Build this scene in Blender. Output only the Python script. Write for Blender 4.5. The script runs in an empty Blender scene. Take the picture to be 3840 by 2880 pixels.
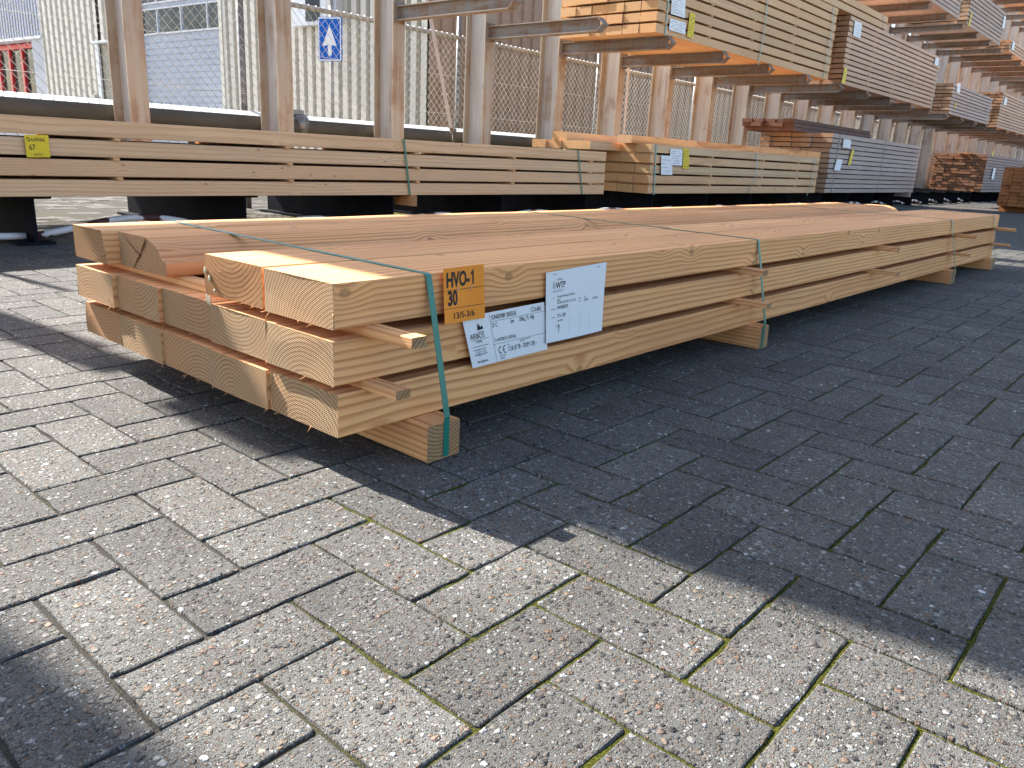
import bpy, bmesh, math, random
from mathutils import Vector, Matrix, noise as mnoise
random.seed(11)
R = math.radians
sc = bpy.context.scene
COL = sc.collection
D = bpy.data

# ------------------------------------------------------------------ camera, sky, sun, exposure
CAM = (-0.7446, -1.0184, 0.5378)
YAW, PIT, ROL, FPX = 0.7089, -0.2824, 0.0503, 2953.36
cam_d = D.cameras.new('camera'); cam = D.objects.new('camera', cam_d); COL.objects.link(cam)
fw = Vector((math.cos(PIT)*math.cos(YAW), math.cos(PIT)*math.sin(YAW), math.sin(PIT)))
rt = Vector((math.sin(YAW), -math.cos(YAW), 0)); up = rt.cross(fw)
r2 = rt*math.cos(ROL)+up*math.sin(ROL); u2 = -rt*math.sin(ROL)+up*math.cos(ROL)
cam.matrix_world = Matrix(((r2.x, u2.x, -fw.x, CAM[0]), (r2.y, u2.y, -fw.y, CAM[1]), (r2.z, u2.z, -fw.z, CAM[2]), (0, 0, 0, 1)))
cam_d.sensor_fit = 'HORIZONTAL'; cam_d.sensor_width = 36.0; cam_d.lens = 36.0*FPX/3840.0
cam_d.clip_start = 0.02; cam_d.clip_end = 2000
sc.camera = cam
LIGHT = Vector((0.14, -1.166, -1.0)).normalized()          # direction the sunlight travels
EL = math.asin(-LIGHT.z)
w = D.worlds.new('World'); sc.world = w; w.use_nodes = True
nt = w.node_tree; bg = nt.nodes['Background']
sky = nt.nodes.new('ShaderNodeTexSky'); sky.sky_type = 'NISHITA'; sky.sun_disc = False
sky.sun_elevation = EL; sky.sun_rotation = math.atan2(-LIGHT.x, -LIGHT.y)
sky.altitude = 5; sky.air_density = 1.0; sky.dust_density = 1.6; sky.ozone_density = 1.0
nt.links.new(sky.outputs[0], bg.inputs[0]); bg.inputs[1].default_value = 0.105
sun_d = D.lights.new('sun', 'SUN'); sun_d.energy = 5.0; sun_d.angle = R(0.53); sun_d.color = (1.0, 0.95, 0.88)
sun = D.objects.new('sun', sun_d); COL.objects.link(sun)
sun.rotation_euler = LIGHT.to_track_quat('-Z', 'Y').to_euler(); sun.location = (-3, 20, 18)
sc.view_settings.view_transform = 'Standard'; sc.view_settings.look = 'None'
sc.view_settings.exposure = 1.95; sc.view_settings.gamma = 1.0; sc.view_settings.use_curve_mapping = False
sc.render.engine = 'CYCLES'
sc.cycles.use_denoising = True
sc.cycles.max_bounces = 5; sc.cycles.diffuse_bounces = 4; sc.cycles.glossy_bounces = 2; sc.cycles.transmission_bounces = 0
sc.cycles.caustics_reflective = False; sc.cycles.caustics_refractive = False

# ------------------------------------------------------------------ node helpers
class G:
    def __init__(s, name):
        s.m = D.materials.new(name); s.m.use_nodes = True; s.t = s.m.node_tree
        s.b = s.t.nodes['Principled BSDF']; s.out = s.t.nodes['Material Output']
    def n(s, typ, **kw):
        x = s.t.nodes.new(typ)
        for k, v in kw.items(): setattr(x, k, v)
        return x
    def set(s, sock, v):
        if isinstance(v, bpy.types.NodeSocket): s.t.links.new(v, sock)
        elif isinstance(v, (tuple, list)):
            sock.default_value = (tuple(v)+(1.0,)) if len(v) == 3 and len(sock.default_value) == 4 else tuple(v)
        else: sock.default_value = v
    def math(s, op, a, b=None, c=None, clamp=False):
        x = s.n('ShaderNodeMath', operation=op, use_clamp=clamp); s.set(x.inputs[0], a)
        if b is not None: s.set(x.inputs[1], b)
        if c is not None: s.set(x.inputs[2], c)
        return x.outputs[0]
    def vmath(s, op, a, b=None):
        x = s.n('ShaderNodeVectorMath', operation=op); s.set(x.inputs[0], a)
        if b is not None: s.set(x.inputs[1], b)
        return x.outputs['Value'] if op in ('LENGTH', 'DOT_PRODUCT') else x.outputs[0]
    def mix(s, f, a, b, mode='MIX'):
        x = s.n('ShaderNodeMix', data_type='RGBA', blend_type=mode); s.set(x.inputs[0], f); s.set(x.inputs[6], a); s.set(x.inputs[7], b)
        return x.outputs[2]
    def mixf(s, f, a, b):
        x = s.n('ShaderNodeMix', data_type='FLOAT'); s.set(x.inputs[0], f); s.set(x.inputs[2], a); s.set(x.inputs[3], b)
        return x.outputs[0]
    def noise(s, v, scale, detail=2.0, rough=0.5, dist=0.0, dim='3D'):
        x = s.n('ShaderNodeTexNoise', noise_dimensions=dim); s.set(x.inputs['Vector'], v); x.inputs['Scale'].default_value = scale
        x.inputs['Detail'].default_value = detail; x.inputs['Roughness'].default_value = rough; x.inputs['Distortion'].default_value = dist
        return x.outputs['Fac']
    def vor(s, v, scale, feature='F1', rnd=1.0, dim='3D'):
        x = s.n('ShaderNodeTexVoronoi', feature=feature, voronoi_dimensions=dim); s.set(x.inputs['Vector'], v); x.inputs['Scale'].default_value = scale
        x.inputs['Randomness'].default_value = rnd
        return x
    def ramp(s, f, stops, interp='LINEAR'):
        x = s.n('ShaderNodeValToRGB'); s.set(x.inputs[0], f); r = x.color_ramp; r.interpolation = interp
        while len(r.elements) < len(stops): r.elements.new(0.5)
        for e, (p, c) in zip(r.elements, stops):
            e.position = p; e.color = (c, c, c, 1) if isinstance(c, (int, float)) else (tuple(c)+(1.0,))
        return x.outputs[0]
    def mr(s, v, a, b, c=0.0, d=1.0, smooth=False):
        x = s.n('ShaderNodeMapRange'); x.interpolation_type = 'SMOOTHSTEP' if smooth else 'LINEAR'
        for i, q in enumerate((v, a, b, c, d)): s.set(x.inputs[i], q)
        return x.outputs[0]
    def scale(s, v, xyz):
        return s.vmath('MULTIPLY', v, xyz)
    def obj(s): return s.n('ShaderNodeTexCoord').outputs['Object']
    def pos(s): return s.n('ShaderNodeNewGeometry').outputs['Position']
    def sep(s, v):
        x = s.n('ShaderNodeSeparateXYZ'); s.set(x.inputs[0], v); return x.outputs
    def comb(s, x, y, z):
        k = s.n('ShaderNodeCombineXYZ'); s.set(k.inputs[0], x); s.set(k.inputs[1], y); s.set(k.inputs[2], z); return k.outputs[0]
    def bump(s, h, dist=0.001, strength=1.0, normal=None):
        x = s.n('ShaderNodeBump'); x.inputs['Strength'].default_value = strength; x.inputs['Distance'].default_value = dist
        s.set(x.inputs['Height'], h)
        if normal is not None: s.set(x.inputs['Normal'], normal)
        return x.outputs[0]
    def fin(s, col=None, rough=None, normal=None, spec=0.3, metal=None):
        if col is not None: s.set(s.b.inputs['Base Color'], col)
        if rough is not None: s.set(s.b.inputs['Roughness'], rough)
        if normal is not None: s.set(s.b.inputs['Normal'], normal)
        s.set(s.b.inputs['Specular IOR Level'], spec)
        if metal is not None: s.set(s.b.inputs['Metallic'], metal)
        return s.m

def wood(name, early, late, end_early, end_late, spacing=0.006, knots=1.0, stain=0.0, grey=(0.3, 0.28, 0.26), contrast=1.0, saw=0.35, far=False):
    g = G(name)
    tc = g.n('ShaderNodeTexCoord'); P = tc.outputs['Object']; oi = g.n('ShaderNodeObjectInfo')
    cs = g.n('ShaderNodeSeparateColor'); g.set(cs.inputs[0], oi.outputs['Color'])
    px, pz, tone = cs.outputs[0], cs.outputs[1], cs.outputs[2]; seed = oi.outputs['Random']
    off = g.comb(g.math('MULTIPLY', seed, 37.0), g.math('MULTIPLY', seed, 11.0), g.math('MULTIPLY', seed, 23.0))
    Q = g.vmath('ADD', P, off)
    x, y, z = g.sep(P)
    w1 = g.math('MULTIPLY', g.math('SUBTRACT', g.noise(g.scale(Q, (0.9, 4, 4)), 1.0, 2), 0.5), 0.030)
    w2 = g.math('MULTIPLY', g.math('SUBTRACT', g.noise(g.vmath('ADD', g.scale(Q, (1.1, 5, 5)), (7, 3, 1)), 1.0, 2), 0.5), 0.030)
    w3 = g.math('MULTIPLY', g.math('SUBTRACT', g.noise(g.scale(Q, (6, 30, 30)), 1.0, 2), 0.5), 0.004)
    dy = g.math('ADD', g.math('SUBTRACT', y, g.mr(px, 0, 1, -0.16, 0.16)), w1)
    dz = g.math('ADD', g.math('SUBTRACT', z, g.mr(pz, 0, 1, -0.13, 0.13)), w2)
    r = g.math('SQRT', g.math('ADD', g.math('MULTIPLY', dy, dy), g.math('MULTIPLY', dz, dz)))
    nrm = g.sep(tc.outputs['Normal']); qx, qy, qz = g.sep(Q)
    yface = g.math('GREATER_THAN', g.math('ABSOLUTE', nrm[1]), 0.7)
    kv = g.comb(g.math('MULTIPLY', qx, 5.2), g.math('ADD', g.mixf(yface, g.math('MULTIPLY', qy, 6.0), g.math('MULTIPLY', qz, 8.0)), g.math('MULTIPLY', yface, 3.7)), 0.0)
    v = g.vor(kv, 1.0, dim='2D'); kd = v.outputs['Distance']
    kgate = g.math('GREATER_THAN', g.sep(v.outputs['Color'])[0], 0.74)
    r = g.math('ADD', g.math('ADD', r, w3), g.math('MULTIPLY', kgate, g.mr(kd, 0.0, 0.36, 0.016*knots, 0.0, True)))
    end = g.math('GREATER_THAN', g.math('ABSOLUTE', g.sep(tc.outputs['Normal'])[0]), 0.8)
    ph = g.math('FRACT', g.math('DIVIDE', r, g.mixf(end, spacing, spacing*0.66)))
    prof = g.ramp(ph, [(0.0, 0.0), (0.40, 0.10), (0.66, 0.70), (0.84, 1.0), (1.0, 0.0)])
    vary = g.noise(g.comb(g.math('MULTIPLY', r, 60.0), seed, 0.0), 1.0, 1)
    prof = g.math('MULTIPLY', prof, g.mr(vary, 0.25, 0.75, 0.55*contrast, 1.0*contrast))
    ce = g.mix(end, early, end_early); cl = g.mix(end, late, end_late)
    col = g.mix(prof, ce, cl)
    big = g.noise(g.scale(Q, (0.7, 3, 3)), 1.0, 3)
    col = g.mix(g.mr(big, 0.35, 0.7), col, g.mix(0.5, col, late), 'MIX')
    fib = g.noise(g.scale(Q, (9, 420, 420)), 1.0, 2)
    col = g.mix(0.22, col, g.mix(1.0, col, g.ramp(fib, [(0.3, 0.55), (0.7, 1.25)]), 'MULTIPLY'))
    # knots
    km = g.math('MULTIPLY', g.mr(kd, g.mr(g.sep(v.outputs['Color'])[1], 0, 1, 0.05, 0.095), 0.025, 0.0, 1.0, True), g.math('GREATER_THAN', g.sep(v.outputs['Color'])[0], 0.74))
    km = g.math('MULTIPLY', km, g.math('MULTIPLY', min(knots, 1.0), g.math('SUBTRACT', 1.0, end)))
    kcol = g.mix(g.mr(kd, 0.015, 0.05), (0.36, 0.19, 0.08), (0.20, 0.085, 0.03))
    col = g.mix(g.math('MULTIPLY', km, 0.72), col, kcol)
    # weathering / blue stain
    st = g.mr(g.noise(g.scale(Q, (1.9, 14, 14)), 1.0, 5, 0.68), 0.48, 0.72)
    col = g.mix(g.math('MULTIPLY', g.math('MULTIPLY', st, stain), g.math('SUBTRACT', 1.0, g.math('MULTIPLY', end, 0.6))), col, grey)
    col = g.mix(1.0, col, g.ramp(tone, [(0.0, (0.80, 0.74, 0.68)), (0.28, (0.90, 0.86, 0.82)), (0.5, (1, 1, 1)), (1.0, (1.06, 0.92, 0.82))]), 'MULTIPLY')
    # bandsaw marks on cut ends, rough sawn fur on the faces
    tri = g.math('MULTIPLY', g.math('SINE', g.math('MULTIPLY', g.math('ADD', y, g.math('MULTIPLY', z, 0.75)), 1150.0)), g.math('SINE', g.math('MULTIPLY', g.math('SUBTRACT', g.math('MULTIPLY', z, 1.0), g.math('MULTIPLY', y, 0.1)), 900.0)))
    if not far: col = g.mix(g.math('MULTIPLY', end, 0.5), col, g.mix(1.0, col, g.ramp(g.mr(tri, -1, 1), [(0.2, 0.62), (0.8, 1.35)]), 'MULTIPLY'))
    hs = g.math('ADD', g.math('MULTIPLY', tri, saw), g.math('MULTIPLY', prof, 0.6))
    hf = g.math('ADD', g.math('MULTIPLY', fib, 0.5), g.math('MULTIPLY', prof, -0.25))
    h = g.mixf(end, hf, hs)
    return g.fin(col, 0.72, None if far else g.bump(h, 0.0008, 1.0), 0.25)

M = {}
M['fresh'] = wood('fresh_sawn_wood', (0.88, 0.465, 0.195), (0.46, 0.175, 0.058), (0.42, 0.285, 0.150), (0.140, 0.066, 0.024), 0.0118, 1.0, 0.14, saw=1.0)
M['brownend'] = wood('brown_shaded_end_wood', (0.88, 0.465, 0.195), (0.46, 0.175, 0.058), (0.25, 0.145, 0.055), (0.135, 0.066, 0.024), 0.0135, 1.0, 0.14, saw=0.2)  # brown old cut ends with the shade of unlit ends painted in
M['rack'] = wood('pinkish_sawn_wood', (0.70, 0.475, 0.280), (0.50, 0.300, 0.155), (0.66, 0.40, 0.185), (0.44, 0.225, 0.09), 0.012, 1.0, 0.22, (0.42, 0.33, 0.26), 0.9, far=True)
M['grey'] = wood('weathered_grey_wood', (0.50, 0.405, 0.355), (0.36, 0.275, 0.235), (0.46, 0.28, 0.15), (0.32, 0.18, 0.09), 0.010, 0.8, 0.5, (0.25, 0.23, 0.235), 0.8, far=True)
M['pale'] = wood('greyish_pink_wood', (0.68, 0.46, 0.33), (0.50, 0.315, 0.215), (0.36, 0.20, 0.105), (0.24, 0.12, 0.06), 0.010, 0.9, 0.3, (0.36, 0.30, 0.28), 0.8, far=True)
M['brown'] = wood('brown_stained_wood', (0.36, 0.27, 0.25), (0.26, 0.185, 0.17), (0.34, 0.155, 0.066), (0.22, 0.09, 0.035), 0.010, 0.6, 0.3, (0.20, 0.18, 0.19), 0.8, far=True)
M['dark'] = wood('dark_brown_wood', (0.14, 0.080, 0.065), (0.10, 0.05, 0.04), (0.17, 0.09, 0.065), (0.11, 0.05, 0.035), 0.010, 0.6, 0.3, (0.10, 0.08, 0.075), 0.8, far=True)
M['orange'] = wood('orange_brown_wood', (0.46, 0.18, 0.062), (0.32, 0.11, 0.035), (0.42, 0.175, 0.066), (0.28, 0.10, 0.036), 0.010, 0.7, 0.2, (0.2, 0.13, 0.09), 0.8, far=True)

def paver_mat():
    g = G('exposed_aggregate_concrete')
    oi = g.n('ShaderNodeObjectInfo'); ge = g.n('ShaderNodeNewGeometry')
    P = g.vmath('ADD', ge.outputs['Position'], g.comb(g.math('MULTIPLY', oi.outputs['Random'], 9.0), g.math('MULTIPLY', oi.outputs['Random'], 5.0), 0.0))
    warp = g.n('ShaderNodeTexNoise', noise_dimensions='2D'); g.set(warp.inputs['Vector'], P); warp.inputs['Scale'].default_value = 160; warp.inputs['Detail'].default_value = 1
    PW = g.vmath('ADD', P, g.scale(g.vmath('SUBTRACT', warp.outputs['Color'], (0.5, 0.5, 0.5)), (0.004, 0.004, 0.004)))
    peb = [(0.0, (0.022, 0.022, 0.023)), (0.20, (0.058, 0.053, 0.048)), (0.40, (0.095, 0.085, 0.070)), (0.58, (0.135, 0.127, 0.112)), (0.68, (0.110, 0.064, 0.042)), (0.74, (0.15, 0.100, 0.064)), (0.82, (0.165, 0.160, 0.150)), (0.93, (0.22, 0.216, 0.205)), (0.97, (0.26, 0.257, 0.245)), (1.0, (0.50, 0.50, 0.49))]
    def layer(sc_, lo, hi, keep):
        v = g.vor(PW, sc_, dim='2D'); c = g.sep(v.outputs['Color'])
        thr = g.math('MULTIPLY', g.mr(c[0], 1.0-keep, 1.0, lo, hi), g.math('GREATER_THAN', c[0], 1.0-keep))
        q = g.math('DIVIDE', v.outputs['Distance'], g.math('MAXIMUM', thr, 0.001))
        mask = g.mr(q, 1.0, 0.86)
        dome = g.math('SQRT', g.math('MAXIMUM', g.math('SUBTRACT', 1.0, g.math('MULTIPLY', q, q)), 0.0))
        return mask, dome, g.ramp(c[1], peb, 'LINEAR')
    m1, d1, c1 = layer(100.0, 0.20, 0.56, 0.36)
    m2, d2, c2 = layer(205.0, 0.22, 0.54, 0.52)
    m3, d3, c3 = layer(390.0, 0.30, 0.60, 0.70)
    sand = g.noise(P, 900.0, 1, 0.7, 0.0, '2D')
    lowf = g.noise(P, 9.0, 2, 0.6, 0.0, '2D')
    base = g.mix(g.mr(sand, 0.3, 0.7), (0.036, 0.036, 0.033), (0.158, 0.157, 0.147))
    base = g.mix(g.mr(lowf, 0.3, 0.75), base, g.mix(1.0, base, (0.76, 0.76, 0.76), 'MULTIPLY'))
    col = g.mix(g.math('MULTIPLY', m3, 0.85), base, c3)
    col = g.mix(m2, col, c2); col = g.mix(m1, col, c1)
    tint = g.noise(P, 2.2, 1, 0.5, 0.0, '2D')
    col = g.mix(1.0, col, g.ramp(oi.outputs['Random'], [(0.0, (0.86, 0.86, 0.86)), (1.0, (1.14, 1.14, 1.11))]), 'MULTIPLY')
    col = g.mix(1.0, col, g.ramp(tint, [(0.3, 0.80), (0.7, 1.10)]), 'MULTIPLY')
    h = g.math('ADD', g.math('MULTIPLY', sand, 0.12), g.math('MULTIPLY', g.math('MULTIPLY', m3, d3), 0.22))
    h = g.math('ADD', h, g.math('MULTIPLY', g.math('MULTIPLY', m2, d2), 0.45))
    h = g.math('ADD', h, g.math('MULTIPLY', g.math('MULTIPLY', m1, d1), 0.9))
    return g.fin(col, g.mixf(m1, 0.85, 0.55), g.bump(h, 0.0050, 1.0), 0.25)
M['paver'] = paver_mat()

def joint_mat():
    g = G('mossy_joint_sand')
    P = g.pos(); x, y, z = g.sep(P)
    moss = g.noise(P, 2.6, 3, 0.6); fine = g.noise(P, 500.0, 3, 0.7)
    zone = g.mr(g.math('ADD', g.math('MULTIPLY', x, 0.9), g.math('MULTIPLY', y, -0.6)), -0.22, 0.25)
    m = g.mr(g.math('ADD', g.math('MULTIPLY', zone, 0.5), g.math('MULTIPLY', moss, 0.9)), 0.50, 0.80)
    sand = g.mix(g.mr(fine, 0.3, 0.7), (0.020, 0.019, 0.016), (0.095, 0.088, 0.072))
    green = g.mix(g.mr(g.noise(P, 320.0, 2), 0.35, 0.65), (0.018, 0.021, 0.004), (0.098, 0.100, 0.012))
    return g.fin(g.mix(m, sand, green), 0.95, g.bump(fine, 0.004, 1.0), 0.1)
M['joint'] = joint_mat()

def flat(name, col, rough=0.6, spec=0.3, metal=0.0, var=0.0, vscale=8.0, bumpd=0.0):
    g = G(name)
    c = col; nrm = None
    if var:
        n1 = g.noise(g.obj(), vscale, 4, 0.6)
        c = g.mix(g.mr(n1, 0.3, 0.7), tuple(q*(1-var) for q in col), tuple(min(q*(1+var), 1) for q in col))
        if bumpd: nrm = g.bump(g.noise(g.obj(), vscale*12, 3), bumpd, 1.0)
    g.fin(c, rough, nrm, spec, metal); return g.m

def steel_mat(name, paint, rust_amt=0.5, vscale=(1, 1, 1)):
    g = G(name)
    oi = g.n('ShaderNodeObjectInfo')
    P = g.vmath('ADD', g.obj(), g.comb(g.math('MULTIPLY', oi.outputs['Random'], 31.0), 0.0, g.math('MULTIPLY', oi.outputs['Random'], 17.0)))
    n1 = g.noise(g.scale(P, vscale), 3.2, 5, 0.65); n2 = g.noise(g.scale(P, (16, 16, 1.1)), 1.0, 4, 0.6); n3 = g.noise(P, 70.0, 3, 0.7)
    rust = g.mr(g.math('ADD', g.math('MULTIPLY', n1, 0.70), g.math('MULTIPLY', n2, 0.5)), 0.82-0.42*rust_amt, 1.04-0.42*rust_amt)
    rc = g.mix(g.mr(n3, 0.3, 0.7), (0.085, 0.036, 0.015), (0.27, 0.13, 0.045))
    stain = g.mr(n2, 0.4, 0.8); pc = g.mix(g.math('MULTIPLY', stain, 0.7), paint, (0.30, 0.19, 0.10))
    pc = g.mix(g.mr(n3, 0.55, 0.8), pc, tuple(q*0.8 for q in paint))
    return g.fin(g.mix(g.math('MULTIPLY', rust, 0.9), pc, rc), g.mixf(rust, 0.5, 0.85), g.bump(n3, 0.0007, 0.6), 0.3)
M['post'] = steel_mat('stained_white_post_paint', (0.32, 0.285, 0.235), 0.56)
M['arm'] = steel_mat('rusty_grey_arm_steel', (0.21, 0.20, 0.19), 0.62, (2, 1, 8))
M['web'] = steel_mat('pale_web_paint', (0.46, 0.455, 0.44), 0.42)
M['base_steel'] = flat('shade_darkened_base_beam', (0.010, 0.011, 0.015), 0.85, 0.05, 0.0, 0.3, 6.0)  # base beams darkened: shade under the stacks is put into the colour
M['brace'] = flat('pinkish_grey_brace_paint', (0.50, 0.44, 0.39), 0.6, 0.3, 0, 0.12, 5)
M['galv'] = flat('galvanised_steel', (0.34, 0.33, 0.31), 0.45, 0.4, 0.2, 0.15, 25)
M['pipe_sunlit'] = flat('painted_sunlit_pipe_top', (0.46, 0.47, 0.47), 0.55, 0.3, 0.0, 0.08, 3)  # pale top face of the guard pipe, sunlight painted into the colour
M['wire'] = flat('galvanised_wire', (0.58, 0.56, 0.52), 0.45, 0.5, 0.0, 0.15, 3)
M['fpost'] = flat('dark_grey_fence_post', (0.16, 0.16, 0.165), 0.35, 0.5, 0.3, 0.1, 6)
M['pipe'] = flat('grey_guard_pipe', (0.075, 0.070, 0.058), 0.7, 0.15, 0.0, 0.15, 2.5)  # dark pipe body, its shaded side put into the colour
M['cream'] = flat('cream_cladding', (0.43, 0.405, 0.35), 0.45, 0.4, 0, 0.05, 1.2)
M['beige'] = flat('brown_beige_cladding', (0.29, 0.215, 0.155), 0.5, 0.3, 0, 0.05, 1.2)
M['bluegrey'] = flat('blue_grey_cladding', (0.235, 0.255, 0.31), 0.45, 0.4, 0, 0.05, 1.2)
M['doorgrey'] = flat('light_grey_door_panel', (0.215, 0.25, 0.315), 0.4, 0.4, 0, 0.04, 1.5)
M['white'] = flat('white_painted_frame', (0.46, 0.48, 0.51), 0.4, 0.4, 0, 0.04, 3)
M['redframe'] = flat('red_window_frame', (0.42, 0.025, 0.03), 0.4, 0.4, 0, 0.08, 3)
M['darkhole'] = flat('dark_interior', (0.02, 0.02, 0.02), 0.8, 0.2)
M['jamb'] = flat('olive_grey_jamb', (0.25, 0.23, 0.18), 0.6, 0.3, 0, 0.08, 3)
M['roof'] = flat('grey_roof_sheet', (0.30, 0.30, 0.30), 0.7, 0.3, 0, 0.1, 2)
M['strap'] = flat('green_plastic_strap', (0.012, 0.16, 0.115), 0.32, 0.5, 0, 0.12, 40)
M['strap_far'] = flat('blue_green_plastic_strap', (0.20, 0.33, 0.30), 0.35, 0.5, 0, 0.1, 20)
M['strap_grey'] = flat('grey_strap', (0.16, 0.16, 0.17), 0.5, 0.4, 0, 0.1, 20)
M['paper'] = flat('white_label_paper', (0.74, 0.74, 0.74), 0.55, 0.25, 0, 0.015, 8)
M['orangecard'] = flat('orange_card', (0.80, 0.26, 0.022), 0.5, 0.3, 0, 0.05, 10)
M['yellowcard'] = flat('yellow_card', (0.66, 0.49, 0.02), 0.5, 0.3, 0, 0.06, 10)
M['ink'] = flat('black_print', (0.014, 0.014, 0.016), 0.5, 0.3)
M['greyink'] = flat('grey_print', (0.16, 0.17, 0.19), 0.5, 0.3)
M['staple'] = flat('staple_wire', (0.55, 0.55, 0.55), 0.3, 0.5, 0.7)
M['signblue'] = flat('blue_sign_face', (0.001, 0.105, 0.50), 0.45, 0.2, 0, 0.03, 10)
M['signwhite'] = flat('white_sign_face', (0.80, 0.81, 0.83), 0.35, 0.5)
M['resin'] = flat('resin_drop', (0.75, 0.66, 0.45), 0.1, 0.6)
M['splinter'] = flat('splinter_wood', (0.55, 0.27, 0.10), 0.7, 0.2, 0, 0.2, 60)

def glass_mat():
    g = G('dark_window_glass')
    n1 = g.noise(g.scale(g.obj(), (1.0, 1.0, 1.4)), 1.6, 3, 0.6)
    g.fin(g.mix(g.mr(n1, 0.4, 0.7), (0.015, 0.018, 0.02), (0.06, 0.065, 0.06)), 0.06, g.bump(g.noise(g.obj(), 2.4, 1), 0.02, 0.5), 0.12)
    return g.m
M['glass'] = glass_mat()

def hoop_mat():
    g = G('chipped_red_white_paint')
    P = g.obj(); x, y, z = g.sep(P)
    n1 = g.noise(P, 9.0, 4, 0.7)
    band = g.math('GREATER_THAN', g.math('SINE', g.math('ADD', g.math('MULTIPLY', x, 21.0), g.math('MULTIPLY', g.math('SUBTRACT', n1, 0.5), 7.0))), 0.25)
    chip = g.math('GREATER_THAN', n1, 0.62)
    c = g.mix(band, (0.66, 0.68, 0.70), (0.075, 0.032, 0.034)); c = g.mix(chip, c, (0.12, 0.10, 0.09))
    return g.fin(c, 0.6, None, 0.3)
M['hoop'] = hoop_mat()

def ground_mat():
    g = G('far_yard_paving')
    P = g.pos(); n1 = g.noise(P, 1.3, 5, 0.6); n2 = g.noise(P, 60.0, 3, 0.7)
    c = g.mix(g.mr(n1, 0.3, 0.7), (0.30, 0.288, 0.262), (0.40, 0.385, 0.35)); c = g.mix(1.0, c, g.ramp(n2, [(0.25, 0.8), (0.75, 1.1)]), 'MULTIPLY')
    return g.fin(c, 0.9, g.bump(n2, 0.006, 1.0), 0.2)
M['ground'] = ground_mat()

# ------------------------------------------------------------------ mesh helpers
class MB:
    def __init__(s): s.v = []; s.f = []; s.sm = []
    def add(s, vs, fs, smooth=False):
        o = len(s.v); s.v += [tuple(p) for p in vs]; s.f += [tuple(i+o for i in f) for f in fs]; s.sm += [smooth]*len(fs); return s
    def box(s, x0, x1, y0, y1, z0, z1):
        return s.add([(x0, y0, z0), (x1, y0, z0), (x1, y1, z0), (x0, y1, z0), (x0, y0, z1), (x1, y0, z1), (x1, y1, z1), (x0, y1, z1)],
                     [(0, 3, 2, 1), (4, 5, 6, 7), (0, 1, 5, 4), (1, 2, 6, 5), (2, 3, 7, 6), (3, 0, 4, 7)])
    def bbox(s, x0, x1, y0, y1, z0, z1, b):
        bm = bmesh.new(); m = Matrix.Translation(((x0+x1)/2, (y0+y1)/2, (z0+z1)/2)) @ Matrix.Diagonal((x1-x0, y1-y0, z1-z0, 1))
        bmesh.ops.create_cube(bm, size=1.0, matrix=m); bmesh.ops.bevel(bm, geom=bm.edges[:], offset=b, segments=2, affect='EDGES', profile=0.6)
        bm.verts.index_update(); s.add([v.co[:] for v in bm.verts], [[v.index for v in f.verts] for f in bm.faces]); bm.free(); return s
    def quad(s, a, b, c, d): return s.add([a, b, c, d], [(0, 1, 2, 3)])
    def tube(s, pts, r, n=8, cap=True, smooth=True):
        P = [Vector(p) for p in pts]; rings = []; prev = None
        for i, p in enumerate(P):
            t = (P[min(i+1, len(P)-1)]-P[max(i-1, 0)]).normalized()
            if prev is None:
                a = Vector((0, 0, 1)) if abs(t.z) < 0.9 else Vector((1, 0, 0)); u = t.cross(a).normalized()
            else: u = (prev-t*prev.dot(t)).normalized()
            prev = u; v = t.cross(u); rr = r[i] if isinstance(r, (list, tuple)) else r
            rings.append([p+(u*math.cos(2*math.pi*k/n)+v*math.sin(2*math.pi*k/n))*rr for k in range(n)])
        vs = [q for ring in rings for q in ring]; fs = []
        for i in range(len(P)-1):
            for k in range(n):
                fs.append((i*n+k, i*n+(k+1) % n, (i+1)*n+(k+1) % n, (i+1)*n+k))
        if cap: fs += [tuple(range(n-1, -1, -1)), tuple((len(P)-1)*n+k for k in range(n))]
        return s.add(vs, fs, smooth)
    def ribbon(s, pts, wdir, wid, th):
        """flat strap: centre line pts, width along wdir, thickness along the path normal"""
        W = Vector(wdir).normalized(); P = [Vector(p) for p in pts]; rows = []
        for i, p in enumerate(P):
            t = (P[min(i+1, len(P)-1)]-P[max(i-1, 0)]).normalized(); nn = t.cross(W).normalized()
            rows.append([p-W*wid/2-nn*th/2, p+W*wid/2-nn*th/2, p+W*wid/2+nn*th/2, p-W*wid/2+nn*th/2])
        vs = [q for r in rows for q in r]; fs = []
        for i in range(len(P)-1):
            for k in range(4): fs.append((i*4+k, i*4+(k+1) % 4, (i+1)*4+(k+1) % 4, (i+1)*4+k))
        fs += [(3, 2, 1, 0), tuple((len(P)-1)*4+k for k in range(4))]
        return s.add(vs, fs)
    def mesh(s, name, mat):
        me = D.meshes.new(name); me.from_pydata(s.v, [], s.f); me.update()
        if any(s.sm): me.polygons.foreach_set('use_smooth', s.sm)
        if mat is not None: me.materials.append(M[mat] if isinstance(mat, str) else mat)
        return me
    def build(s, name, mat, parent=None, loc=None):
        return put(name, s.mesh(name, mat), parent, loc)

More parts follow.
